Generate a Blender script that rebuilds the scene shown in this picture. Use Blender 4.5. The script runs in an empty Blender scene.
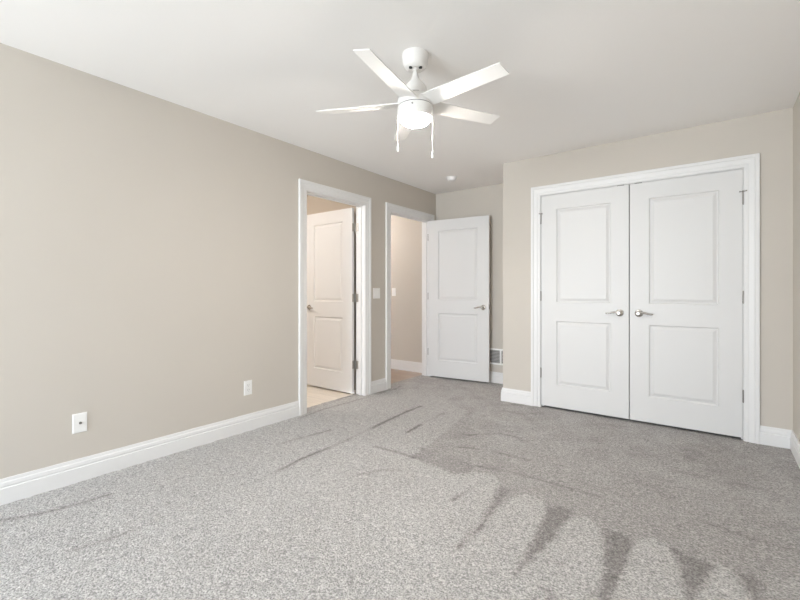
import bpy, bmesh, math, random
import numpy as np
from mathutils import Vector, Matrix

sc = bpy.context.scene
COL = sc.collection
H = 2.44                      # ceiling height
XL, XR = -3.015, 0.45         # left and right wall faces
YR, YC, YA = -3.20, 4.072, 4.807   # wall behind the camera, closet wall, alcove wall
XC = -1.74                    # outer corner of the closet

# ------------------------------------------------------------------ camera
cam_d = bpy.data.cameras.new('camera')
cam = bpy.data.objects.new('camera', cam_d)
COL.objects.link(cam)
cam.location = (0, 0, 1.1265)
cam.rotation_euler = (math.radians(90), 0, math.radians(37.015))
cam_d.sensor_width = 36
cam_d.lens = 36 * 416.82 / 800
cam_d.shift_y = -8.86 / 800
cam_d.clip_start = 0.02
sc.camera = cam

# ------------------------------------------------------------------ exposure, world
sc.view_settings.view_transform = 'Standard'
sc.view_settings.look = 'None'
sc.view_settings.gamma = 1
sc.view_settings.use_curve_mapping = False
sc.view_settings.exposure = 0.36
SKY = 19.5
FAN_LAMP = 270.0
BATH_LAMP = 112.0
HALL_LAMP = 50.0
sc.cycles.max_bounces = 16
sc.cycles.diffuse_bounces = 12
sc.cycles.sample_clamp_indirect = 10
sc.cycles.use_denoising = True

w = bpy.data.worlds.new('world')
sc.world = w
w.use_nodes = True
nt = w.node_tree
nt.nodes.clear()
out = nt.nodes.new('ShaderNodeOutputWorld')
bg = nt.nodes.new('ShaderNodeBackground')
tc = nt.nodes.new('ShaderNodeTexCoord')
sp = nt.nodes.new('ShaderNodeSeparateXYZ')
rp = nt.nodes.new('ShaderNodeValToRGB')
mr = nt.nodes.new('ShaderNodeMapRange')
mr.inputs['From Min'].default_value = -1
mr.inputs['From Max'].default_value = 1
nt.links.new(tc.outputs['Generated'], sp.inputs[0])
nt.links.new(sp.outputs['Z'], mr.inputs['Value'])
nt.links.new(mr.outputs[0], rp.inputs[0])
e = rp.color_ramp.elements
e[0].position = 0.0; e[0].color = (0.97, 1.01, 1.09, 1)
e[1].position = 1.0; e[1].color = (0.66, 0.80, 1.02, 1)
for pos, c in ((0.47, (1.01, 1.05, 1.13, 1)), (0.52, (0.91, 0.95, 1.05, 1))):
    n = e.new(pos); n.color = c
nt.links.new(rp.outputs[0], bg.inputs['Color'])
bg.inputs['Strength'].default_value = SKY
nt.links.new(bg.outputs[0], out.inputs[0])

# the window in the wall behind the camera
WX0, WX1, WZ0, WZ1 = -2.95, -0.85, 0.35, 2.18
def portal(loc, rot, sx, sy):
    pl = bpy.data.lights.new('window_portal', 'AREA')
    pl.shape = 'RECTANGLE'; pl.size = sx; pl.size_y = sy
    pl.cycles.is_portal = True
    po = bpy.data.objects.new('window_portal', pl)
    COL.objects.link(po)
    po.location = loc; po.rotation_euler = rot
portal(((WX0 + WX1) / 2, YR - 0.13, (WZ0 + WZ1) / 2), (math.radians(90), 0, 0), WX1 - WX0, WZ1 - WZ0)                 # faces +y


# ------------------------------------------------------------------ materials
def srgb(r, g, b):
    f = lambda v: (v / 255 / 12.92) if v <= 10 else ((v / 255 + 0.055) / 1.055) ** 2.4
    return (f(r), f(g), f(b), 1)

def mat(name, col, rough=0.5, metal=0.0, bump=None, var=None, spec=0.5):
    """painted or metal surface; bump = (scale, strength), var = (scale, amount) of faint colour variation"""
    m = bpy.data.materials.new(name)
    m.use_nodes = True
    t = m.node_tree
    b = t.nodes['Principled BSDF']
    b.inputs['Base Color'].default_value = col
    b.inputs['Roughness'].default_value = rough
    b.inputs['Metallic'].default_value = metal
    b.inputs['Specular IOR Level'].default_value = spec
    co = t.nodes.new('ShaderNodeTexCoord')
    if bump:
        n = t.nodes.new('ShaderNodeTexNoise')
        n.inputs['Scale'].default_value = bump[0]
        n.inputs['Detail'].default_value = 3
        bp = t.nodes.new('ShaderNodeBump')
        bp.inputs['Strength'].default_value = bump[1]
        bp.inputs['Distance'].default_value = 0.002
        t.links.new(co.outputs['Object'], n.inputs['Vector'])
        t.links.new(n.outputs['Fac'], bp.inputs['Height'])
        t.links.new(bp.outputs['Normal'], b.inputs['Normal'])
    if var:
        n = t.nodes.new('ShaderNodeTexNoise')
        n.inputs['Scale'].default_value = var[0]
        n.inputs['Detail'].default_value = 4
        mx = t.nodes.new('ShaderNodeMix'); mx.data_type = 'RGBA'
        mx.inputs[6].default_value = tuple(c * (1 - var[1]) for c in col[:3]) + (1,)
        mx.inputs[7].default_value = tuple(min(1, c * (1 + var[1])) for c in col[:3]) + (1,)
        t.links.new(co.outputs['Object'], n.inputs['Vector'])
        t.links.new(n.outputs['Fac'], mx.inputs[0])
        t.links.new(mx.outputs[2], b.inputs['Base Color'])
    return m

def emissive(name, col, strength):
    m = mat(name, (0.9, 0.9, 0.88, 1), 0.3)
    b = m.node_tree.nodes['Principled BSDF']
    b.inputs['Emission Color'].default_value = col
    b.inputs['Emission Strength'].default_value = strength
    return m

M_WALL = mat('greige wall paint', (0.567, 0.530, 0.480, 1), 0.75, bump=(260, 0.10), var=(3, 0.015), spec=0.25)
M_CEIL = mat('flat white ceiling paint', (0.895, 0.88, 0.865, 1), 0.9, bump=(120, 0.25), spec=0.1)
M_TRIM = mat('white trim paint', (0.75, 0.75, 0.75, 1), 0.38, bump=(40, 0.03), spec=0.4)
M_DOOR = mat('white door paint', (0.685, 0.683, 0.68, 1), 0.42, bump=(60, 0.03), spec=0.4)
M_PLATE = mat('white plastic', (0.84, 0.84, 0.83, 1), 0.3, bump=(50, 0.02))
M_NICKEL = mat('satin nickel', (0.55, 0.53, 0.50, 1), 0.25, 1.0, var=(60, 0.06))
M_HINGE = mat('brushed nickel hinge', (0.30, 0.285, 0.27, 1), 0.42, 1.0, var=(90, 0.08))
M_DARK = mat('dark slot', (0.02, 0.02, 0.02, 1), 0.6, var=(50, 0.1))
M_SILVER = mat('bright satin hinge', (0.44, 0.425, 0.40, 1), 0.4, 0.95, var=(90, 0.06))
M_CATCH = mat('dark bronze catch', (0.10, 0.09, 0.08, 1), 0.5, 0.6, var=(60, 0.1))
M_FAN = mat('white fan enamel', (0.77, 0.755, 0.735, 1), 0.35, bump=(40, 0.02))
M_BLADE = mat('white fan blade', (0.85, 0.84, 0.82, 1), 0.8, bump=(90, 0.04), spec=0.15)
M_VENTD = mat('grey vent louvre', (0.42, 0.41, 0.40, 1), 0.5, var=(40, 0.04))
M_LENS = emissive('lit frosted lens', (1.0, 0.935, 0.86, 1), FAN_LAMP)
M_LAMP = emissive('lit ceiling lamp', (1.0, 0.96, 0.92, 1), BATH_LAMP)
M_HALL = emissive('lit hall lamp', (1.0, 0.93, 0.87, 1), HALL_LAMP)

def glass_mat():
    m = bpy.data.materials.new('clear window glass')
    m.use_nodes = True
    t = m.node_tree
    t.nodes.clear()
    o = t.nodes.new('ShaderNodeOutputMaterial')
    a = t.nodes.new('ShaderNodeBsdfTransparent'); a.inputs[0].default_value = (0.94, 0.96, 0.95, 1)
    g = t.nodes.new('ShaderNodeBsdfGlossy'); g.inputs['Roughness'].default_value = 0.02
    x = t.nodes.new('ShaderNodeMixShader'); x.inputs[0].default_value = 0.06
    t.links.new(a.outputs[0], x.inputs[1]); t.links.new(g.outputs[0], x.inputs[2])
    t.links.new(x.outputs[0], o.inputs[0])
    return m
M_GLASS = glass_mat()

def wood_mat(name, c1, c2, plank_w, plank_l, rough):
    m = bpy.data.materials.new(name); m.use_nodes = True
    t = m.node_tree; b = t.nodes['Principled BSDF']
    b.inputs['Roughness'].default_value = rough
    co = t.nodes.new('ShaderNodeTexCoord')
    br = t.nodes.new('ShaderNodeTexBrick')
    br.inputs['Color1'].default_value = c1; br.inputs['Color2'].default_value = c2
    br.inputs['Mortar'].default_value = tuple(c * 0.75 for c in c1[:3]) + (1,)
    br.inputs['Scale'].default_value = 1
    br.inputs['Mortar Size'].default_value = 0.0025
    br.inputs['Brick Width'].default_value = plank_l
    br.inputs['Row Height'].default_value = plank_w
    n = t.nodes.new('ShaderNodeTexNoise'); n.inputs['Scale'].default_value = 6; n.inputs['Detail'].default_value = 6
    mp = t.nodes.new('ShaderNodeMapping'); mp.inputs['Scale'].default_value = (1, 9, 1)
    mx = t.nodes.new('ShaderNodeMix'); mx.data_type = 'RGBA'; mx.blend_type = 'MULTIPLY'; mx.inputs[0].default_value = 0.35
    t.links.new(co.outputs['Object'], br.inputs['Vector'])
    t.links.new(co.outputs['Object'], mp.inputs['Vector']); t.links.new(mp.outputs[0], n.inputs['Vector'])
    t.links.new(br.outputs['Color'], mx.inputs[6]); t.links.new(n.outputs['Fac'], mx.inputs[7])
    t.links.new(mx.outputs[2], b.inputs['Base Color'])
    return m
M_TILE = wood_mat('pale bathroom floor', (0.88, 0.81, 0.72, 1), (0.82, 0.75, 0.66, 1), 0.15, 0.9, 0.4)
M_HALLFLOOR = wood_mat('brown hall floor', (0.46, 0.35, 0.27, 1), (0.40, 0.30, 0.23, 1), 0.13, 0.9, 0.4)

def carpet_mat():
    m = bpy.data.materials.new('grey cut pile carpet'); m.use_nodes = True
    t = m.node_tree; b = t.nodes['Principled BSDF']
    b.inputs['Roughness'].default_value = 0.95
    b.inputs['Specular IOR Level'].default_value = 0.05
    b.inputs['Sheen Weight'].default_value = 0.15
    b.inputs['Sheen Roughness'].default_value = 0.6
    L = t.links.new
    co = t.nodes.new('ShaderNodeTexCoord')
    at = t.nodes.new('ShaderNodeAttribute'); at.attribute_name = 'nap'
    # pile lay: which way the tufts have been brushed
    base = t.nodes.new('ShaderNodeValToRGB')
    ee = base.color_ramp.elements
    ee[0].position = 0; ee[0].color = (0.165, 0.155, 0.148, 1)
    ee[1].position = 1; ee[1].color = (0.405, 0.396, 0.386, 1)
    nn = ee.new(0.45); nn.color = (0.316, 0.301, 0.291, 1)
    # yarn tufts
    n1 = t.nodes.new('ShaderNodeTexNoise'); n1.inputs['Scale'].default_value = 120; n1.inputs['Detail'].default_value = 3; n1.inputs['Roughness'].default_value = 0.65
    v1 = t.nodes.new('ShaderNodeTexVoronoi'); v1.inputs['Scale'].default_value = 130
    L(co.outputs['Object'], n1.inputs['Vector']); L(co.outputs['Object'], v1.inputs['Vector'])
    # the edge of a stroke breaks up tuft by tuft
    n2 = t.nodes.new('ShaderNodeTexNoise'); n2.inputs['Scale'].default_value = 55; n2.inputs['Detail'].default_value = 2
    L(co.outputs['Object'], n2.inputs['Vector'])
    m2 = t.nodes.new('ShaderNodeMath'); m2.operation = 'MULTIPLY_ADD'
    m2.inputs[1].default_value = 0.30; m2.inputs[2].default_value = -0.15
    L(n2.outputs['Fac'], m2.inputs[0])
    a2 = t.nodes.new('ShaderNodeMath'); a2.operation = 'ADD'
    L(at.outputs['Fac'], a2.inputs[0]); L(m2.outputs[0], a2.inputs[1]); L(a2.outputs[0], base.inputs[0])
    r1 = t.nodes.new('ShaderNodeMapRange')
    r1.inputs['From Min'].default_value = 0.36; r1.inputs['From Max'].default_value = 0.64
    r1.inputs['To Min'].default_value = 0.56; r1.inputs['To Max'].default_value = 1.42
    L(n1.outputs['Fac'], r1.inputs['Value'])
    # clumps of tufts
    n3 = t.nodes.new('ShaderNodeTexNoise'); n3.inputs['Scale'].default_value = 48; n3.inputs['Detail'].default_value = 2
    L(co.outputs['Object'], n3.inputs['Vector'])
    r3 = t.nodes.new('ShaderNodeMapRange')
    r3.inputs['From Min'].default_value = 0.32; r3.inputs['From Max'].default_value = 0.68
    r3.inputs['To Min'].default_value = 0.84; r3.inputs['To Max'].default_value = 1.16
    L(n3.outputs['Fac'], r3.inputs['Value'])
    pr = t.nodes.new('ShaderNodeMath'); pr.operation = 'MULTIPLY'
    L(r1.outputs[0], pr.inputs[0]); L(r3.outputs[0], pr.inputs[1])
    mx = t.nodes.new('ShaderNodeMix'); mx.data_type = 'RGBA'; mx.blend_type = 'MULTIPLY'; mx.inputs[0].default_value = 1
    L(base.outputs[0], mx.inputs[6]); L(pr.outputs[0], mx.inputs[7])
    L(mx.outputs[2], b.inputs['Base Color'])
    ad = t.nodes.new('ShaderNodeMath'); ad.operation = 'SUBTRACT'
    L(n1.outputs['Fac'], ad.inputs[0]); L(v1.outputs['Distance'], ad.inputs[1])
    bp = t.nodes.new('ShaderNodeBump'); bp.inputs['Strength'].default_value = 0.5; bp.inputs['Distance'].default_value = 0.006
    L(ad.outputs[0], bp.inputs['Height']); L(bp.outputs[0], b.inputs['Normal'])
    return m
M_CARPET = carpet_mat()

# ------------------------------------------------------------------ helpers
def obj(name, bm, material, parent=None, smooth=False, mats=None):
    me = bpy.data.meshes.new(name)
    bmesh.ops.recalc_face_normals(bm, faces=bm.faces[:])
    bm.to_mesh(me); bm.free()
    me.materials.append(material)
    for x in mats or ():
        me.materials.append(x)
    if smooth:
        me.polygons.foreach_set('use_smooth', [True] * len(me.polygons))
        me.set_sharp_from_angle(angle=math.radians(38))
    o = bpy.data.objects.new(name, me)
    COL.objects.link(o)
    if parent:
        o.parent = parent
    return o

def tag(o, label, cat, group=None, kind=None):
    o['label'] = label; o['category'] = cat
    if group: o['group'] = group
    if kind: o['kind'] = kind
    return o

def thing(name, label, cat, loc=(0, 0, 0), rz=0, group=None, kind=None):
    o = bpy.data.objects.new(name, None)
    o.empty_display_size = 0.05
    COL.objects.link(o)
    o.location = loc; o.rotation_euler = (0, 0, rz)
    return tag(o, label, cat, group, kind)

def box(bm, x0, x1, y0, y1, z0, z1, bev=0.0, seg=2):
    r = bmesh.ops.create_cube(bm, size=1)
    vs = r['verts']
    for v in vs:
        v.co = Vector((x0 + (v.co.x + .5) * (x1 - x0), y0 + (v.co.y + .5) * (y1 - y0), z0 + (v.co.z + .5) * (z1 - z0)))
    if bev > 0:
        es = list({e for v in vs for e in v.link_edges})
        bmesh.ops.bevel(bm, geom=es, offset=bev, segments=seg, affect='EDGES', profile=0.5)
    return bm

def B(*a, **k):
    return box(bmesh.new(), *a, **k)

def lathe(bm, prof, seg=40, mtx=None, close=True):
    """prof: (radius, z) from one end to the other"""
    rings = []
    for r, z in prof:
        if r < 1e-6:
            v = Vector((0, 0, z)); rings.append([bm.verts.new(mtx @ v if mtx else v)])
        else:
            ring = []
            for k in range(seg):
                a = 2 * math.pi * k / seg
                v = Vector((r * math.cos(a), r * math.sin(a), z))
                ring.append(bm.verts.new(mtx @ v if mtx else v))
            rings.append(ring)
    for a, b in zip(rings, rings[1:]):
        if len(a) == 1 and len(b) == 1: continue
        for k in range(seg):
            k2 = (k + 1) % seg
            if len(a) == 1: bm.faces.new((a[0], b[k], b[k2]))
            elif len(b) == 1: bm.faces.new((a[k], a[k2], b[0]))
            else: bm.faces.new((a[k], a[k2], b[k2], b[k]))
    if close:
        for r in (rings[0], rings[-1]):
            if len(r) > 1: bm.faces.new(r)
    return bm

def cyl(bm, p0, p1, r, seg=20, bev=0.0):
    p0 = Vector(p0); p1 = Vector(p1); d = p1 - p0; l = d.length
    q = d.to_track_quat('Z', 'Y').to_matrix().to_4x4()
    m = Matrix.Translation(p0) @ q
    if bev:
        return lathe(bm, [(0, 0), (r - bev, 0), (r, bev), (r, l - bev), (r - bev, l), (0, l)], seg, m)
    return lathe(bm, [(0, 0), (r, 0), (r, l), (0, l)], seg, m)

def sweep(bm, stations, closed_prof=True):
    """stations: list of lists of points (same count): skin them, cap the ends"""
    rows = [[bm.verts.new(p) for p in s] for s in stations]
    n = len(rows[0])
    for a, b in zip(rows, rows[1:]):
        for k in range(n if closed_prof else n - 1):
            k2 = (k + 1) % n
            bm.faces.new((a[k], a[k2], b[k2], b[k]))
    bm.faces.new(rows[0]); bm.faces.new(rows[-1][::-1])
    return bm

# ------------------------------------------------------------------ structure
def struct(name, bm, m, label, cat, **k):
    return tag(obj(name, bm, m, **k), label, cat, kind='structure')

# openings (jamb faces)
D1Y0, D1Y1, D2Y0, D2Y1, DH = 2.561, 3.359, 3.815, 4.647, 2.052
CX0, CX1 = -1.349, 0.175
JT = 0.02
WT = 0.115
XB = XL - WT                    # far face of the left wall

# wall with two doorways
bm = bmesh.new()
box(bm, XB, XL, YR - 0.12, D1Y0 - JT, 0, H)
box(bm, XB, XL, D1Y1 + JT, D2Y0 - JT, 0, H)
box(bm, XB, XL, D2Y1 + JT, YA, 0, H)
box(bm, XB, XL, D1Y0 - JT, D1Y1 + JT, DH + JT, H)
box(bm, XB, XL, D2Y0 - JT, D2Y1 + JT, DH + JT, H)
struct('wall_left', bm, M_WALL, 'long greige wall on the left with two doorways and low outlets', 'wall')

bm = bmesh.new()
box(bm, XC, CX0 - JT, YC, YC + WT, 0, H)
box(bm, CX1 + JT, XR, YC, YC + WT, 0, H)
box(bm, CX0 - JT, CX1 + JT, YC, YC + WT, DH + JT, H)
struct('wall_closet', bm, M_WALL, 'greige wall around the closed white double closet doors', 'wall')
struct('wall_closet_side', B(XC, XC + WT, YC + WT, YA, 0, H), M_WALL, 'narrow greige return wall at the outer corner of the closet', 'wall')
struct('wall_alcove', B(-5.6, XR + 0.12, YA, YA + 0.12, 0, H), M_WALL, 'greige wall behind the open white door, at the end of the alcove', 'wall')
struct('wall_right', B(XR, XR + 0.12, YR - 0.12, YA, 0, H), M_WALL, 'greige wall at the right edge of the view beside the closet', 'wall')
bm = bmesh.new()
box(bm, XL, WX0, YR - 0.12, YR, 0, H)
box(bm, WX1, XR, YR - 0.12, YR, 0, H)
box(bm, WX0, WX1, YR - 0.12, YR, 0, WZ0)
box(bm, WX0, WX1, YR - 0.12, YR, WZ1, H)
struct('wall_rear', bm, M_WALL, 'greige wall behind the camera holding the wide window', 'wall')

# the rooms beyond the two doorways
BY0, BY1 = 1.6, 3.47
bm = bmesh.new()
box(bm, -5.3, XB, BY1, 3.65, 0, H)
box(bm, -5.3, XB, BY0 - 0.1, BY0, 0, H)
box(bm, -5.4, -5.3, BY0 - 0.1, 3.65, 0, H)
struct('wall_bathroom', bm, mat('warm beige bathroom paint', (0.50, 0.44, 0.37, 1), 0.7, bump=(200, 0.1), spec=0.25), 'warm beige wall seen over the half open door of the bathroom', 'wall')
struct('wall_hall', B(-5.7, -5.6, 3.65, YA + 0.12, 0, H), M_WALL, 'greige wall at the far end of the hallway', 'wall')
struct('ceiling', B(-5.7, XR + 0.12, YR - 0.12, YA + 0.12, H, H + 0.08), M_CEIL, 'flat white ceiling with the white fan', 'ceiling')
struct('floor_bathroom', B(-5.4, -3.15, BY0 - 0.1, 3.65, -0.06, -0.008), M_TILE, 'pale beige plank floor beyond the first doorway', 'floor')
struct('floor_hall', B(-5.7, -3.15, 3.65, YA, -0.06, -0.008), M_HALLFLOOR, 'brown wood floor of the hallway beyond the second doorway', 'floor')

# ------------------------------------------------------------------ carpet
NAP_POLYS = {
    'light': [(-0.2,-3.2),(-3.04,-3.2),(-3.0,0.48),(-3.02,2.47),(-3.11,3.16),(-3.04,3.66),(-2.69,4.05),(-1.82,3.49),(-1.7,2.78),(-1.63,2.31),(-1.47,2.29),(-1.3,2.26),(-1.18,2.38),(-1.08,2.38),(-1.01,2.32),(-0.95,2.06),(-0.91,1.83),(-0.9,2.06),(-0.86,2.25),(-0.78,2.27),(-0.71,2.22),(-0.67,2.06),(-0.65,1.82),(-0.64,1.61),(-0.61,1.82),(-0.6,2.01),(-0.57,2.17),(-0.51,2.23),(-0.44,2.16),(-0.39,2.02),(-0.36,1.84),(-0.35,1.67),(-0.32,1.45),(-0.29,1.62),(-0.3,1.81),(-0.29,2.06),(-0.27,2.19),(-0.22,2.22),(-0.16,2.19),(-0.12,2.07),(-0.09,1.95),(-0.08,1.86),(-0.06,1.75),(-0.05,1.87),(-0.02,2.06),(0.01,2.17),(0.04,2.17),(0.08,2.1),(0.11,1.99),(0.11,1.77),(0.09,1.51),(0.0,-3.2)],
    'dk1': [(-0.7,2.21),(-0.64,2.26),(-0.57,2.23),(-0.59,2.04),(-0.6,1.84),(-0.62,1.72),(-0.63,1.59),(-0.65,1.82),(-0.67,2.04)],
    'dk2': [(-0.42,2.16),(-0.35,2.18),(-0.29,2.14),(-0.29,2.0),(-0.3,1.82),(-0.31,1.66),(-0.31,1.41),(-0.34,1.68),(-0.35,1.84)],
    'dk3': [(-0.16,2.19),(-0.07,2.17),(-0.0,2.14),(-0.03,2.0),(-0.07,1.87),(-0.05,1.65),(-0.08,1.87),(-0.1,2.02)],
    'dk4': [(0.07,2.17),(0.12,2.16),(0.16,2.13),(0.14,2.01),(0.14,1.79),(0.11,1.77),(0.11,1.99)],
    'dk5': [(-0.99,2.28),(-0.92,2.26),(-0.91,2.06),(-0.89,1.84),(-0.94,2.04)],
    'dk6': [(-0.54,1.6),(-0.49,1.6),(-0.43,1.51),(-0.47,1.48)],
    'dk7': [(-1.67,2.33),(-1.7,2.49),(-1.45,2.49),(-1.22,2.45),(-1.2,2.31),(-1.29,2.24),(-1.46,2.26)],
    'sp': [(0.17,2.15),(0.22,2.25),(0.27,2.24),(0.26,2.1),(0.22,2.03),(0.17,2.03)],
}
NAP_LINES = [
    [(-2.18,1.6),(-2.22,1.83),(-2.22,2.2),(-2.26,2.69),(-2.3,3.13),(-2.3,3.39)],
    [(-1.96,2.7),(-1.99,2.99),(-2.0,3.32)],
    [(-1.63,2.31),(-1.7,2.78),(-1.82,3.49),(-1.87,3.8)],
    [(-2.49,2.36),(-2.54,2.09),(-2.57,1.89)],
    [(-1.97,2.31),(-1.75,2.32),(-1.63,2.31)],
    [(-1.13,1.97),(-1.12,2.07),(-1.11,2.23)],
    [(-0.89,1.84),(-0.9,1.73),(-0.9,1.62)],
    [(-2.81,0.45),(-2.73,0.59),(-2.69,0.75),(-2.68,0.88)],
    [(-2.23,0.6),(-2.2,0.72),(-2.19,0.89),(-2.21,0.96)],
    [(-1.22,2.45),(-1.02,2.49),(-0.77,2.5),(-0.5,2.48)],
    [(-0.06,2.53),(0.1,2.49),(0.3,2.48)],
    [(-3.23,3.06),(-3.01,3.45),(-2.93,3.8),(-2.98,3.95)],
    [(-2.94,2.42),(-2.98,2.7),(-2.96,3.08),(-2.94,3.62)],
    [(-1.74,1.9),(-1.68,2.02),(-1.58,2.1)],
    [(-1.53,2.94),(-1.36,3.12),(-1.19,3.11)],
    [(-1.47,2.67),(-1.27,2.74),(-0.98,2.74)],
    [(-0.57,1.76),(-0.51,1.78)],
]

NAP_AMP = [1.0,1.0,.3,.7,.7,1.0,.8,.7,.7,.3,.25,.7,.6,.5,.45,.4,.6]


def seg_dist(P, a, b):
    a = np.array(a); b = np.array(b); d = b - a
    t = np.clip(((P - a) @ d) / (d @ d), 0, 1)
    q = a + t[:, None] * d
    return np.hypot(*(P - q).T)

def poly_sd(P, poly):
    inside = np.zeros(len(P), bool)
    dist = np.full(len(P), 9.0)
    n = len(poly)
    for i in range(n):
        a, b = poly[i], poly[(i + 1) % n]
        dist = np.minimum(dist, seg_dist(P, a, b))
        if a[1] != b[1]:
            c = ((P[:, 1] < a[1]) != (P[:, 1] < b[1])) & (P[:, 0] < (b[0] - a[0]) * (P[:, 1] - a[1]) / (b[1] - a[1]) + a[0])
            inside ^= c
    return np.where(inside, -dist, dist)

def vnoise(P, scale, seed):
    r = np.random.RandomState(seed)
    g = r.rand(128, 128)
    q = (P + 10) * scale
    i = np.floor(q).astype(int); f = q - i; f = f * f * (3 - 2 * f)
    i0 = i % 128; i1 = (i + 1) % 128
    return (g[i0[:, 0], i0[:, 1]] * (1 - f[:, 0]) * (1 - f[:, 1]) + g[i1[:, 0], i0[:, 1]] * f[:, 0] * (1 - f[:, 1])
            + g[i0[:, 0], i1[:, 1]] * (1 - f[:, 0]) * f[:, 1] + g[i1[:, 0], i1[:, 1]] * f[:, 0] * f[:, 1])

def carpet():
    x0, x1, y0, y1, st = -3.15, XR + 0.02, YR - 0.02, YA + 0.02, 0.008
    gx = np.linspace(x0, x1, int((x1 - x0) / st) + 1)
    gy = np.concatenate([np.linspace(y0, 0.2, 40)[:-1], np.linspace(0.2, y1, int((y1 - 0.2) / st) + 1)])
    nx, ny = len(gx), len(gy)
    X, Y = np.meshgrid(gx, gy)
    P = np.stack([X.ravel(), Y.ravel()], 1)
    jit = (vnoise(P, 60, 1) - .5) * 0.03 + (vnoise(P, 9, 2) - .5) * 0.02
    step = lambda d, wd: np.clip(0.5 - (d + jit) / wd, 0, 1)
    nap = np.full(len(P), 0.45)
    # brushing blotches on the far side of the room
    far = np.clip((P[:, 1] - 2.2) / 0.8, 0, 1)
    nap += far * (0.13 + (vnoise(P, 3.2, 5) - .5) * 0.30 + (vnoise(P, 7, 6) - .5) * 0.30 + (vnoise(P, 15, 12) - .5) * 0.34)
    lm = step(poly_sd(P, NAP_POLYS['light']), 0.022)
    fade = 1 - 0.42 * np.clip((P[:, 1] - 2.3) / 1.3, 0, 1)
    lv = 0.93 * fade + 0.45 * (1 - fade) + (vnoise(P, 2.5, 7) - .5) * 0.12 + (vnoise(P, 8, 8) - .5) * 0.08
    nap = nap * (1 - lm) + lv * lm
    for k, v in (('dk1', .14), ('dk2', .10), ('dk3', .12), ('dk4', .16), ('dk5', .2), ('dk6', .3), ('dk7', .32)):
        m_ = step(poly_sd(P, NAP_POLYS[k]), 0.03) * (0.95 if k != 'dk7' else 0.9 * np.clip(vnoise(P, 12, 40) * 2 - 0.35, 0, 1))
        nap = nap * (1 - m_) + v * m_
    m_ = step(poly_sd(P, NAP_POLYS['sp']), 0.06) * np.clip(vnoise(P, 26, 9) * 1.4 - 0.1, 0, 1)
    nap = nap * (1 - m_) + 0.9 * m_
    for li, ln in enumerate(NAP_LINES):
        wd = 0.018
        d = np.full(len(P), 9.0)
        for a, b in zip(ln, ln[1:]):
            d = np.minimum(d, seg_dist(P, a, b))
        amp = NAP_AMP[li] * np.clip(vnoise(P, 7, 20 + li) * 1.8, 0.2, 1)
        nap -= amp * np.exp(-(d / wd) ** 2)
    nap = np.clip(nap, 0, 1)
    Z = (vnoise(P, 25, 11) - .5) * 0.004 - 0.002
    co = np.stack([P[:, 0], P[:, 1], Z], 1)
    idx = np.arange(nx * ny).reshape(ny, nx)
    q = np.stack([idx[:-1, :-1], idx[:-1, 1:], idx[1:, 1:], idx[1:, :-1]], -1).reshape(-1, 4)
    me = bpy.data.meshes.new('floor')
    me.vertices.add(len(co)); me.vertices.foreach_set('co', co.ravel())
    me.loops.add(q.size); me.loops.foreach_set('vertex_index', q.ravel())
    me.polygons.add(len(q)); me.polygons.foreach_set('loop_start', np.arange(0, q.size, 4))
    me.update(calc_edges=True)
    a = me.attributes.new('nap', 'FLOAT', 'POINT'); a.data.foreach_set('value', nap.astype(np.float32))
    me.polygons.foreach_set('use_smooth', [True] * len(q))
    me.materials.append(M_CARPET)
    o = bpy.data.objects.new('floor', me); COL.objects.link(o)
    return tag(o, 'grey cut pile carpet with pale vacuum strokes across the bedroom floor', 'carpet', kind='structure')
carpet()

# ------------------------------------------------------------------ baseboards
BBP = [(0, 0), (0.017, 0), (0.017, 0.088), (0.0125, 0.091), (0.0125, 0.096), (0.0145, 0.100), (0.0125, 0.116), (0.0085, 0.1225), (0.0085, 0.127), (0.0065, 0.138), (0, 0.138)]
def baseboard(name, path, label):
    """path: floor points with the room on the left side of the walk; mitred at the bends"""
    pts = [Vector((p[0], p[1], 0)) for p in path]
    st = []
    for i, p in enumerate(pts):
        dirs = []
        if i > 0: dirs.append((pts[i] - pts[i - 1]).normalized())
        if i < len(pts) - 1: dirs.append((pts[i + 1] - pts[i]).normalized())
        ns = [Vector((-d.y, d.x, 0)) for d in dirs]
        n = sum(ns, Vector()) / len(ns)
        n = n / n.length_squared
        st.append([p + n * t + Vector((0, 0, z - 0.006)) for t, z in BBP])
    struct(name, sweep(bmesh.new(), st), M_TRIM, label, 'baseboard')
CW = 0.090                     # casing width
RV = 0.004                     # reveal between jamb face and casing
baseboard('baseboard_left', [(XL, D1Y0 - RV - CW), (XL, YR)], 'white baseboard along the long left wall under the outlets')
baseboard('baseboard_left', [(XL, D2Y0 - RV - CW), (XL, D1Y1 + RV + CW)], 'short white baseboard between the two doorways on the left wall')
baseboard('baseboard_closet', [(CX0 - RV - CW, YC), (XC, YC), (XC, YA), (XL, YA)], 'white baseboard wrapping the outer closet corner into the alcove')
baseboard('baseboard_right', [(XR, YR), (XR, YC), (CX1 + RV + CW, YC)], 'white baseboard right of the closet and along the right wall')
baseboard('baseboard_hall', [(XB, YA), (-5.6, YA)], 'white baseboard in the hallway seen through the second doorway')
baseboard('baseboard_rear', [(XL, YR), (XR, YR)], 'white baseboard under the window behind the camera')

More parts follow.
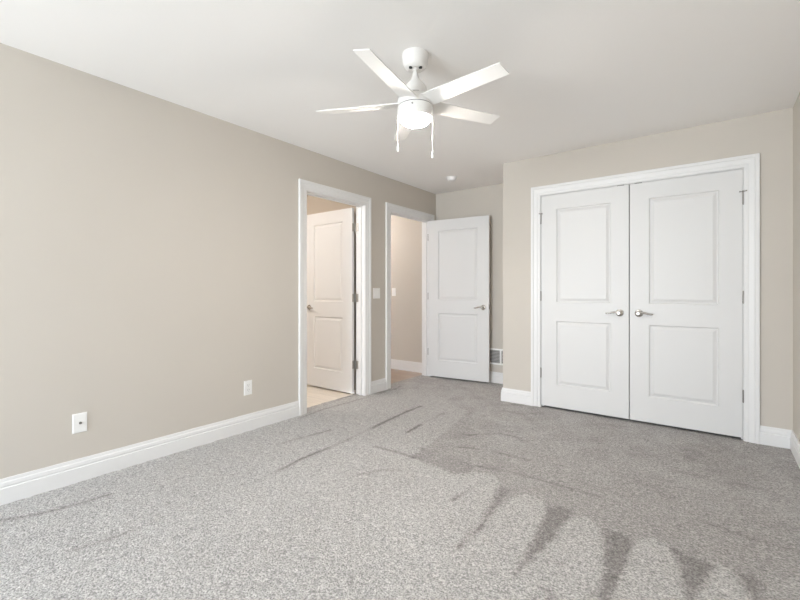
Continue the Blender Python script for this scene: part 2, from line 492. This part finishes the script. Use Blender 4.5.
# ------------------------------------------------------------------ casings and jambs
CP = [(0, 0), (0, 0.009), (0.005, 0.012), (0.022, 0.0125), (0.025, 0.0100), (0.030, 0.0135), (0.058, 0.017), (0.062, 0.0155), (0.067, 0.021), (0.088, 0.021), (CW, 0.018), (CW, 0)]
def casing_bm(bm, a0, a1, top, put):
    """put(a, z, t): along-wall coordinate, height, distance off the wall"""
    st = []
    for f in ('l0', 'l1', 'r1', 'r0'):
        row = []
        for u, t in CP:
            u2 = u + RV
            a = a0 - u2 if f[0] == 'l' else a1 + u2
            z = -0.006 if f[1] == '0' else top + u2
            row.append(put(a, z, t))
        st.append(row)
    return sweep(bm, st)

def doorway(n, put, a0, a1, depth, stop, label):
    """jamb and stop on the wall's thickness, casing on the face (and the back)"""
    e = thing('trim_%d' % n, label, 'door frame', kind='structure')
    obj('casing', casing_bm(bmesh.new(), a0, a1, DH, put), M_TRIM, e)
    if depth:
        obj('casing', casing_bm(bmesh.new(), a0, a1, DH, lambda a, z, t: put(a, z, -depth - t)), M_TRIM, e)
    d = depth or WT
    def slab(A0, A1, z0, z1, t0, t1):
        b = bmesh.new()
        return sweep(b, [[put(A0, z, t) for z, t in ((z0, t0), (z0, t1), (z1, t1), (z1, t0))],
                         [put(A1, z, t) for z, t in ((z0, t0), (z0, t1), (z1, t1), (z1, t0))]])
    obj('jamb', slab(a0 - JT, a0, -0.006, DH, -d, 0), M_TRIM, e)
    obj('jamb', slab(a1, a1 + JT, -0.006, DH, -d, 0), M_TRIM, e)
    obj('head_jamb', slab(a0 - JT, a1 + JT, DH, DH + JT, -d, 0), M_TRIM, e)
    s0, s1 = stop
    obj('door_stop', slab(a0, a0 + 0.011, -0.006, DH, s0, s1), M_TRIM, e)
    obj('door_stop', slab(a1 - 0.011, a1, -0.006, DH, s0, s1), M_TRIM, e)
    obj('door_stop', slab(a0 + 0.011, a1 - 0.011, DH - 0.011, DH, s0, s1), M_TRIM, e)
    return e
putL = lambda a, z, t: Vector((XL + t, a, z))
putC = lambda a, z, t: Vector((a, YC - t, z))
doorway(1, putL, D1Y0, D1Y1, WT, (-WT + 0.04, -WT + 0.075), 'white frame of the left doorway, the one nearer the low outlets')
doorway(2, putL, D2Y0, D2Y1, WT, (-0.075, -0.04), 'white frame of the doorway in the far left corner, opening to the hallway')
doorway(3, putC, CX0, CX1, 0, (-0.075, -0.04), 'wide white frame around the double closet doors')

# ------------------------------------------------------------------ doors
def leaf_bm(wd, h, t, s):
    """two-panel moulded leaf: x 0..wd (times s), front face at y=0 facing -y, body to +y"""
    bm = bmesh.new()
    px0, px1 = 0.143, wd - 0.143
    pan = [(0.213, 0.822), (1.000, 1.893)]
    rings = [(0, 0), (0.008, 0.0105), (0.015, 0.0105), (0.038, 0.0015)]
    for face_y, sg in ((0, 1), (t, -1)):
        xs = [0, px0, px1, wd]; zs = [0, pan[0][0], pan[0][1], pan[1][0], pan[1][1], h]
        for i in range(3):
            for j in range(5):
                if i == 1 and j in (1, 3): continue
                bm.faces.new([bm.verts.new((s * x, face_y, z)) for x, z in ((xs[i], zs[j]), (xs[i + 1], zs[j]), (xs[i + 1], zs[j + 1]), (xs[i], zs[j + 1]))])
        for z0, z1 in pan:
            pv = None
            for u, dp in rings:
                r = [bm.verts.new((s * x, face_y + sg * dp, z)) for x, z in ((px0 + u, z0 + u), (px1 - u, z0 + u), (px1 - u, z1 - u), (px0 + u, z1 - u))]
                if pv:
                    for k in range(4):
                        bm.faces.new((pv[k], pv[(k + 1) % 4], r[(k + 1) % 4], r[k]))
                pv = r
            bm.faces.new(pv)
    for c in (((0, 0), (0, h)), ((wd, 0), (wd, h)), ((0, 0), (wd, 0)), ((0, h), (wd, h))):
        (xa, za), (xb, zb) = c
        bm.faces.new([bm.verts.new(v) for v in ((s * xa, 0, za), (s * xb, 0, zb), (s * xb, t, zb), (s * xa, t, za))])
    bmesh.ops.remove_doubles(bm, verts=bm.verts[:], dist=1e-5)
    return bm

def tube_path(bm, pts, radii, seg=14, flat=1.0):
    """tube along pts in the plane of the door, flattened in y by flat"""
    pts = [Vector(p) for p in pts]
    rows = []
    for i, p in enumerate(pts):
        d = (pts[min(i + 1, len(pts) - 1)] - pts[max(i - 1, 0)]).normalized()
        u = Vector((0, 1, 0)); u = (u - d * u.dot(d))
        u = u.normalized() if u.length > 1e-3 else Vector((1, 0, 0))
        v = d.cross(u)
        rows.append([p + (u * math.cos(2 * math.pi * k / seg) * flat + v * math.sin(2 * math.pi * k / seg)) * radii[i] for k in range(seg)])
    return sweep(bm, rows)

def handle(parent, x, z, y, out, dirx):
    """lever handle on the face at y, sticking out along out*(y), lever pointing dirx"""
    e = obj('door_handle', lathe(bmesh.new(), [(0, 0), (0.0325, 0), (0.0325, 0.004), (0.029, 0.009), (0.015, 0.012), (0.0115, 0.016), (0.0115, 0.044), (0.013, 0.046), (0.013, 0.058), (0.010, 0.062), (0, 0.062)], 32,
            Matrix.Translation((x, y, z)) @ Matrix.Rotation(math.radians(90) * (1 if out < 0 else -1), 4, 'X')), M_NICKEL, parent, smooth=True)
    e['label'] = 'satin nickel lever handle'
    yy = y + out * 0.052
    N = 14
    pts = []; rad = []
    for k in range(N + 1):
        q = k / N
        pts.append((x + dirx * (-0.004 + 0.112 * q), yy - out * 0.010 * math.sin(q * math.pi * .5), z + 0.007 * math.sin(q * math.pi * 1.7) * (1 - .2 * q)))
        rad.append(0.0105 - 0.0035 * q if 0 < k < N else 0.005)
    obj('lever', tube_path(bmesh.new(), pts, rad, flat=0.7), M_NICKEL, e, smooth=True)
    return e

def hinge(parent, px, py, z, plates, tall=0.089, metal=None):
    """barrel at (px, py), plates = list of boxes (x0, x1, y0, y1)"""
    bm = bmesh.new()
    for k in range(5):
        z0 = z + tall * k / 5
        cyl(bm, (px, py, z0 + 0.0006), (px, py, z0 + tall / 5 - 0.0006), 0.0058, 14)
    cyl(bm, (px, py, z - 0.004), (px, py, z + tall + 0.004), 0.0045, 12)
    for (x0, x1, y0, y1) in plates:
        box(bm, x0, x1, y0, y1, z, z + tall)
    o = obj('hinge', bm, metal or M_HINGE, parent, smooth=True)
    o['label'] = 'brushed nickel hinge'
    return o

LH = 2.030
# closet doors
def closet_door(n, label, x, s, pin_stop):
    wd = 0.7555
    e = thing('door_%d' % n, label, 'door', (x, YC + 0.001, 0.019), kind='structure')
    obj('door_leaf', leaf_bm(wd, LH, 0.035, s), M_DOOR, e)
    for z in (0.270, 1.017, 1.764):
        h = hinge(e, -s * 0.003, -0.006, z, [(min(-s * 0.002, -s * .0005), max(-s * 0.002, -s * .0005), -0.004, 0.03)])
        if z > 1.5:
            bm = bmesh.new()        # hinge pin door stop with its two bumpers
            cyl(bm, (-s * 0.003, -0.006, z + 0.089), (-s * 0.003, -0.006, z + 0.102), 0.008, 14)
            L_ = pin_stop
            cyl(bm, (-s * 0.003, -0.010, z + 0.095), (s * L_, -0.020, z + 0.095), 0.003, 10)
            cyl(bm, (-s * 0.003, -0.010, z + 0.095), (-s * L_ * 1.2, -0.026, z + 0.096), 0.003, 10)
            cyl(bm, (s * L_, -0.020, z + 0.095), (s * L_, -0.003, z + 0.095), 0.005, 12)
            cyl(bm, (-s * L_ * 1.2, -0.026, z + 0.096), (-s * L_ * 1.2, -0.020, z + 0.096), 0.005, 12)
            obj('hinge_pin_stop', bm, M_HINGE, h, smooth=True)
    handle(e, s * (wd - 0.07), 0.918, 0, -1, -s)
    bm = bmesh.new()
    box(bm, s * (wd - 0.064) - 0.028, s * (wd - 0.064) + 0.028, -0.003, 0.026, LH - 0.0005, LH + 0.0035)
    c = obj('ball_catch', bm, M_CATCH, e); c['label'] = 'small dark catch plate on the top edge'
    return e
closet_door(3, 'left leaf of the closed white closet doors, hinged at its left', CX0 + 0.003, 1, 0.010)
closet_door(4, 'right leaf of the closed white closet doors, next to the right wall', CX1 - 0.003, -1, 0.017)

# bathroom door: swung a quarter turn away from the room
e = thing('door_1', 'white two-panel door ajar in the left doorway, swung into the bathroom', 'door', (XB - 0.028, 3.317, 0.008), kind='structure')
obj('door_leaf', leaf_bm(0.762, LH, 0.035, -1), M_DOOR, e)
handle(e, -0.692, 0.926, 0, -1, 1)
handle(e, -0.692, 0.926, 0.035, 1, 1)
for z in (0.268, 1.000, 1.772):
    hinge(e, 0.016, 0.044, z, [(0.0, 0.002, 0.002, 0.036), (0.0, 0.018, 0.036, 0.038), (0.014, 0.016, 0.0395, 0.0415), (0.018, 0.058, 0.0395, 0.0415)], metal=M_SILVER)
box_l = B(-0.7622, -0.7612, 0.006, 0.029, 0.90, 0.955)
obj('latch_plate', box_l, M_HINGE, e)

# hallway door: folded back into the alcove
e = thing('door_2', 'white two-panel door standing wide open against the alcove wall', 'door', (XL + 0.010, 4.604, 0.018), math.radians(6.0), kind='structure')
obj('door_leaf', leaf_bm(0.824, LH, 0.035, 1), M_DOOR, e)
handle(e, 0.754, 0.908, 0, -1, -1)
handle(e, 0.754, 0.908, 0.035, 1, -1)
for z in (0.268, 1.000, 1.772):
    hinge(e, -0.006, 0.040, z, [(-0.002, -0.0004, -0.001, 0.036), (-0.009, -0.002, 0.001, 0.003)])
obj('latch_plate', B(0.8238, 0.8248, 0.006, 0.029, 0.89, 0.945), M_HINGE, e)

# ------------------------------------------------------------------ window behind the camera
def window(n, label, a0, a1, put, lights):
    """put(a, d, z): along the wall, distance out of the room, height"""
    e = thing('window_%d' % n, label, 'window', kind='structure')
    def bx(bm, A0, A1, d0, d1, z0, z1):
        p = [put(A0, d0, z0), put(A1, d1, z1)]
        lo = [min(p[0][k], p[1][k]) for k in range(3)]; hi = [max(p[0][k], p[1][k]) for k in range(3)]
        return box(bm, lo[0], hi[0], lo[1], hi[1], lo[2], hi[2])
    fw = 0.05
    bm = bmesh.new()
    bx(bm, a0, a0 + fw, .03, .11, WZ0, WZ1)
    bx(bm, a1 - fw, a1, .03, .11, WZ0, WZ1)
    bx(bm, a0 + fw, a1 - fw, .03, .11, WZ0, WZ0 + fw)
    bx(bm, a0 + fw, a1 - fw, .03, .11, WZ1 - fw, WZ1)
    for k in range(1, lights):
        m_ = a0 + (a1 - a0) * k / lights
        bx(bm, m_ - 0.03, m_ + 0.03, .03, .11, WZ0 + fw, WZ1 - fw)
    obj('window_frame', bm, M_TRIM, e)
    obj('window_pane', bx(bmesh.new(), a0 + fw, a1 - fw, .070, .075, WZ0 + fw, WZ1 - fw), M_GLASS, e)
    obj('window_sill', bx(bmesh.new(), a0 - 0.05, a1 + 0.05, -0.035, .03, WZ0 - 0.022, WZ0), M_TRIM, e)
window(1, 'wide white two-light window behind the camera', WX0, WX1, lambda a, d, z: (a, YR - d, z), 2)

# ------------------------------------------------------------------ ceiling fan
FX, FY = -1.327, 1.9025
fan = thing('ceiling_fan', 'white five-blade ceiling fan with a lit round lamp and two pull chains', 'ceiling fan', (FX, FY, 0))
obj('canopy', lathe(bmesh.new(), [(0, H), (0.0735, H), (0.0735, H - 0.012), (0.072, H - 0.03), (0.068, H - 0.052), (0.062, H - 0.066), (0.052, H - 0.076), (0.034, H - 0.081), (0.030, H - 0.079), (0, H - 0.079)], 56), M_FAN, fan, smooth=True)
for k in range(2):
    a = math.radians(37 + 180 * k)
    c = Vector((0.027 * math.cos(a), 0.027 * math.sin(a), 0)) + Vector((0.6, -0.8, 0)) * 0.022
    obj('canopy_slot', cyl(bmesh.new(), c + Vector((0, 0, H - 0.0845)), c + Vector((0, 0, H - 0.078)), 0.0095, 16), M_DARK, fan)
obj('hanger_ball', lathe(bmesh.new(), [(0, H - 0.066), (0.016, H - 0.070), (0.020, H - 0.078), (0.016, H - 0.086), (0.0115, H - 0.089), (0, H - 0.089)], 32), M_FAN, fan, smooth=True)
obj('downrod', cyl(bmesh.new(), (0, 0, 2.30), (0, 0, H - 0.09), 0.0115, 24), M_FAN, fan, smooth=True)
obj('yoke_cover', lathe(bmesh.new(), [(0.0118, 2.345), (0.0145, 2.342), (0.0165, 2.325), (0.022, 2.308), (0.032, 2.293), (0.046, 2.278), (0.057, 2.263), (0.0635, 2.246), (0.065, 2.228), (0.064, 2.206), (0, 2.206)], 56), M_FAN, fan, smooth=True)
bm = bmesh.new()
for k in range(4):
    a = math.radians(37 + 90 * k + 90 - 90)
    m_ = Matrix.Translation((0, 0, 0)) @ Matrix.Rotation(a, 4, 'Z')
    b2 = B(-0.016, 0.016, -0.0668, -0.060, 2.2065, 2.2125)
    bmesh.ops.transform(b2, matrix=m_, verts=b2.verts[:])
    obj('yoke_slot', b2, M_DARK, fan)
obj('motor_housing', lathe(bmesh.new(), [(0, 2.206), (0.070, 2.206), (0.086, 2.202), (0.095, 2.194), (0.098, 2.185), (0.098, 2.160), (0.093, 2.153), (0, 2.153)], 64), M_FAN, fan, smooth=True)
obj('shadow_ring', lathe(bmesh.new(), [(0, 2.1535), (0.0925, 2.1535), (0.0925, 2.1475), (0, 2.1475)], 64), mat('grey gap ring', (0.16, 0.155, 0.15, 1), 0.5, var=(30, 0.05)), fan, smooth=True)
lk = obj('light_kit', lathe(bmesh.new(), [(0, 2.148), (0.095, 2.148), (0.0975, 2.145), (0.0975, 2.093), (0.0955, 2.086), (0.092, 2.083), (0.081, 2.083), (0.079, 2.088), (0, 2.088)], 64), M_FAN, fan, smooth=True)
for k in range(3):
    a = math.radians(-65 + 120 * k)
    c = Vector((math.cos(a), math.sin(a), 0))
    obj('screw', cyl(bmesh.new(), c * 0.096 + Vector((0, 0, 2.130)), c * 0.101 + Vector((0, 0, 2.130)), 0.0045, 12), M_HINGE, lk, smooth=True)
ln = obj('lamp_lens', lathe(bmesh.new(), [(0, 2.087), (0.0785, 2.087), (0.0785, 2.080), (0.0765, 2.070), (0.067, 2.059), (0.048, 2.051), (0.025, 2.0475), (0, 2.0465)], 56), M_LENS, fan, smooth=True)
ln['label'] = 'glowing frosted lamp lens'

def blade_bm(az, droop):
    bm = bmesh.new()
    prof = [(0.080, 0.054), (0.12, 0.053), (0.30, 0.049), (0.54, 0.0445), (0.5615, 0.044)]
    th = 0.0055
    top, bot = [], []
    outline = [(x, -hw) for x, hw in prof] + [(x, hw) for x, hw in prof[::-1]]
    for z, lst in ((th / 2, top), (-th / 2, bot)):
        for x, y in outline:
            lst.append(bm.verts.new((x, y, z)))
    n = len(outline)
    bm.faces.new(top); bm.faces.new(bot[::-1])
    for k in range(n):
        bm.faces.new((top[k], bot[k], bot[(k + 1) % n], top[(k + 1) % n]))
    es = [e_ for e_ in bm.edges]
    bmesh.ops.bevel(bm, geom=es, offset=0.0012, segments=1, affect='EDGES')
    m_ = Matrix.Rotation(az, 4, 'Z') @ Matrix.Translation((0, 0, 2.168)) @ Matrix.Rotation(-droop / 0.56, 4, 'Y') @ Matrix.Rotation(math.radians(-BLADE_PITCH), 4, 'X')
    bmesh.ops.transform(bm, matrix=m_, verts=bm.verts[:])
    return bm
BLADE_PITCH = 12
for k in range(5):
    az = math.radians(90 + 37.015 + 152.97 - 72 * k)
    obj('blade', blade_bm(az, (0.012, -0.012, 0.0, 0.014, -0.014)[k]), M_BLADE, fan)

def chain(ang, r, z0, z1):
    c = Vector((r * math.cos(ang), r * math.sin(ang), 0))
    bm = bmesh.new()
    z = z0
    while z > z1 + 0.03:
        bmesh.ops.create_uvsphere(bm, u_segments=6, v_segments=4, radius=0.0014, matrix=Matrix.Translation(c + Vector((0, 0, z))))
        z -= 0.0048
    cyl(bm, c + Vector((0, 0, z1 + 0.02)), c + Vector((0, 0, z0)), 0.0008, 8)
    cyl(bm, c * 0.93 + Vector((0, 0, z0)), c + Vector((0, 0, z0)), 0.003, 10)
    o = obj('pull_chain', bm, M_FAN, fan, smooth=True)
    m_ = Matrix.Translation(c)
    obj('chain_pull', lathe(bmesh.new(), [(0, z1 + 0.036), (0.003, z1 + 0.035), (0.004, z1 + 0.028), (0.0052, z1 + 0.010), (0.0052, z1 + 0.004), (0.0035, z1), (0, z1)], 16, m_), M_PLATE, o, smooth=True)
chain(math.radians(37 + 180 + 18), 0.104, 2.128, 1.892)
chain(math.radians(37 - 29), 0.104, 2.125, 1.850)

# ------------------------------------------------------------------ smoke detector
sd = thing('smoke_detector', 'small round white smoke detector on the ceiling near the alcove', 'smoke detector', (-2.420, 4.205, H))
obj('base', lathe(bmesh.new(), [(0, 0), (0.066, 0), (0.066, -0.007), (0.062, -0.010), (0, -0.010)], 40), M_PLATE, sd, smooth=True)
obj('cover', lathe(bmesh.new(), [(0, -0.010), (0.052, -0.010), (0.050, -0.030), (0.044, -0.040), (0.020, -0.043), (0, -0.043)], 40), M_PLATE, sd, smooth=True)
obj('test_button', cyl(bmesh.new(), (0.02, -0.02, -0.041), (0.02, -0.02, -0.0445), 0.008, 16), M_PLATE, sd, smooth=True)

# ------------------------------------------------------------------ outlets and switches (built facing -y, then turned)
def plate_bm(wd, h):
    bm = B(-wd / 2, wd / 2, -0.0055, 0, -h / 2, h / 2)
    es = [e_ for e_ in bm.edges if all(abs(v.co.y + 0.0055) < 1e-6 for v in e_.verts)]
    bmesh.ops.bevel(bm, geom=es, offset=0.004, segments=3, affect='EDGES')
    return bm
RL = math.radians(90)           # facing +x

t = thing('coax_outlet', 'white cable jack wall plate with one dark centre socket, low on the left wall', 'outlet', (XL, 0.833, 0.343), RL)
obj('wall_plate', plate_bm(0.073, 0.116), M_PLATE, t)
j = obj('jack', lathe(bmesh.new(), [(0, 0), (0.0075, 0), (0.0075, 0.003), (0.0048, 0.0035), (0.0048, 0.012), (0.0028, 0.012), (0.0028, 0.004), (0, 0.004)], 6 * 4, Matrix.Translation((0.002, -0.005, 0)) @ Matrix.Rotation(math.radians(90), 4, 'X')), M_HINGE, t, smooth=True)
j['label'] = 'dark metal cable jack'
for s in (-1, 1):
    obj('screw', cyl(bmesh.new(), (0, -0.0050, s * 0.041), (0, -0.0065, s * 0.041), 0.0032, 12), M_PLATE, t)

t = thing('power_outlet', 'white duplex power outlet low on the left wall near the doorway', 'outlet', (XL, 1.953, 0.345), RL)
obj('wall_plate', plate_bm(0.073, 0.116), M_PLATE, t)
for s in (-1, 1):
    r_ = obj('receptacle', B(-0.0165, 0.0165, -0.0075, -0.004, s * 0.0195 - 0.014, s * 0.0195 + 0.014, bev=0.0015), M_PLATE, t)
    bm = bmesh.new()
    for x_, hh in ((-0.0065, 0.0045), (0.0065, 0.0035)):
        box(bm, x_ - 0.0012, x_ + 0.0012, -0.0079, -0.007, s * 0.0195 + 0.003 - hh, s * 0.0195 + 0.003 + hh)
    cyl(bm, (0, -0.0079, s * 0.0195 - 0.008), (0, -0.007, s * 0.0195 - 0.008), 0.0022, 10)
    obj('slot', bm, M_DARK, r_)

def switch(name, label, loc, rz, gangs):
    t = thing(name, label, 'light switch', loc, rz)
    wd = 0.073 + 0.046 * (gangs - 1)
    obj('wall_plate', plate_bm(wd, 0.117), M_PLATE, t)
    for g in range(gangs):
        x = (g - (gangs - 1) / 2) * 0.046
        b_ = B(x - 0.0165, x + 0.0165, -0.0085, -0.004, -0.0335, 0.0335, bev=0.0012)
        for v in b_.verts:
            if v.co.y < -0.006 and v.co.z > 0: v.co.y += 0.002
        obj('rocker', b_, M_PLATE, t)
    return t
switch('light_switch', 'white double light switch on the wall between the two doorways', (XL, 3.561, 1.103), RL, 2)
switch('light_switch', 'white single light switch on the hallway wall seen through the second doorway', (-3.735, YA, 1.114), 0, 1)

# ------------------------------------------------------------------ wall vent beside the open door
t = thing('wall_vent', 'white framed grey return air vent low on the alcove wall behind the open door', 'vent', (-2.081, YA, 0.322))
bm = bmesh.new()
hw, hh, bw = 0.185, 0.098, 0.020
for a in ((-hw, -hw + bw, -hh, hh), (hw - bw, hw, -hh, hh), (-hw + bw, hw - bw, -hh, -hh + bw), (-hw + bw, hw - bw, hh - bw, hh), (-0.010, 0.010, -hh + bw, hh - bw)):
    box(bm, a[0], a[1], -0.009, 0, a[2], a[3])
obj('frame', bm, M_PLATE, t)
obj('backing', B(-hw + bw, hw - bw, -0.002, -0.0005, -hh + bw, hh - bw), mat('dark duct', (0.10, 0.10, 0.10, 1), 0.7, var=(20, 0.1)), t)
for s in (-1, 1):
    bm = bmesh.new()
    x0, x1 = (0.010, hw - bw) if s > 0 else (-hw + bw, -0.010)
    n = 9
    for k in range(n):
        z = -hh + bw + (2 * hh - 2 * bw) * (k + .5) / n
        rows = [[Vector((x_, y_, z_)) for y_, z_ in ((-0.0075, z - 0.0065), (-0.0062, z - 0.0065), (-0.0022, z + 0.0035), (-0.0035, z + 0.0035))] for x_ in (x0, x1)]
        sweep(bm, rows)
    obj('louvres', bm, M_VENTD, t)

# ------------------------------------------------------------------ lamps of the two rooms beyond
def flush_lamp(label, loc, m):
    t = thing('flush_ceiling_light', label, 'ceiling light', loc)
    obj('base', lathe(bmesh.new(), [(0, 0), (0.15, 0), (0.15, -0.025), (0, -0.025)], 40), M_FAN, t, smooth=True)
    obj('diffuser', lathe(bmesh.new(), [(0, -0.025), (0.14, -0.025), (0.135, -0.05), (0.10, -0.075), (0.05, -0.088), (0, -0.09)], 40), m, t, smooth=True)
flush_lamp('round flush ceiling light of the bathroom beyond the first doorway', (-4.05, 2.05, H), M_LAMP)
flush_lamp('round flush ceiling light of the hallway beyond the second doorway', (-4.2, 4.2, H), M_HALL)
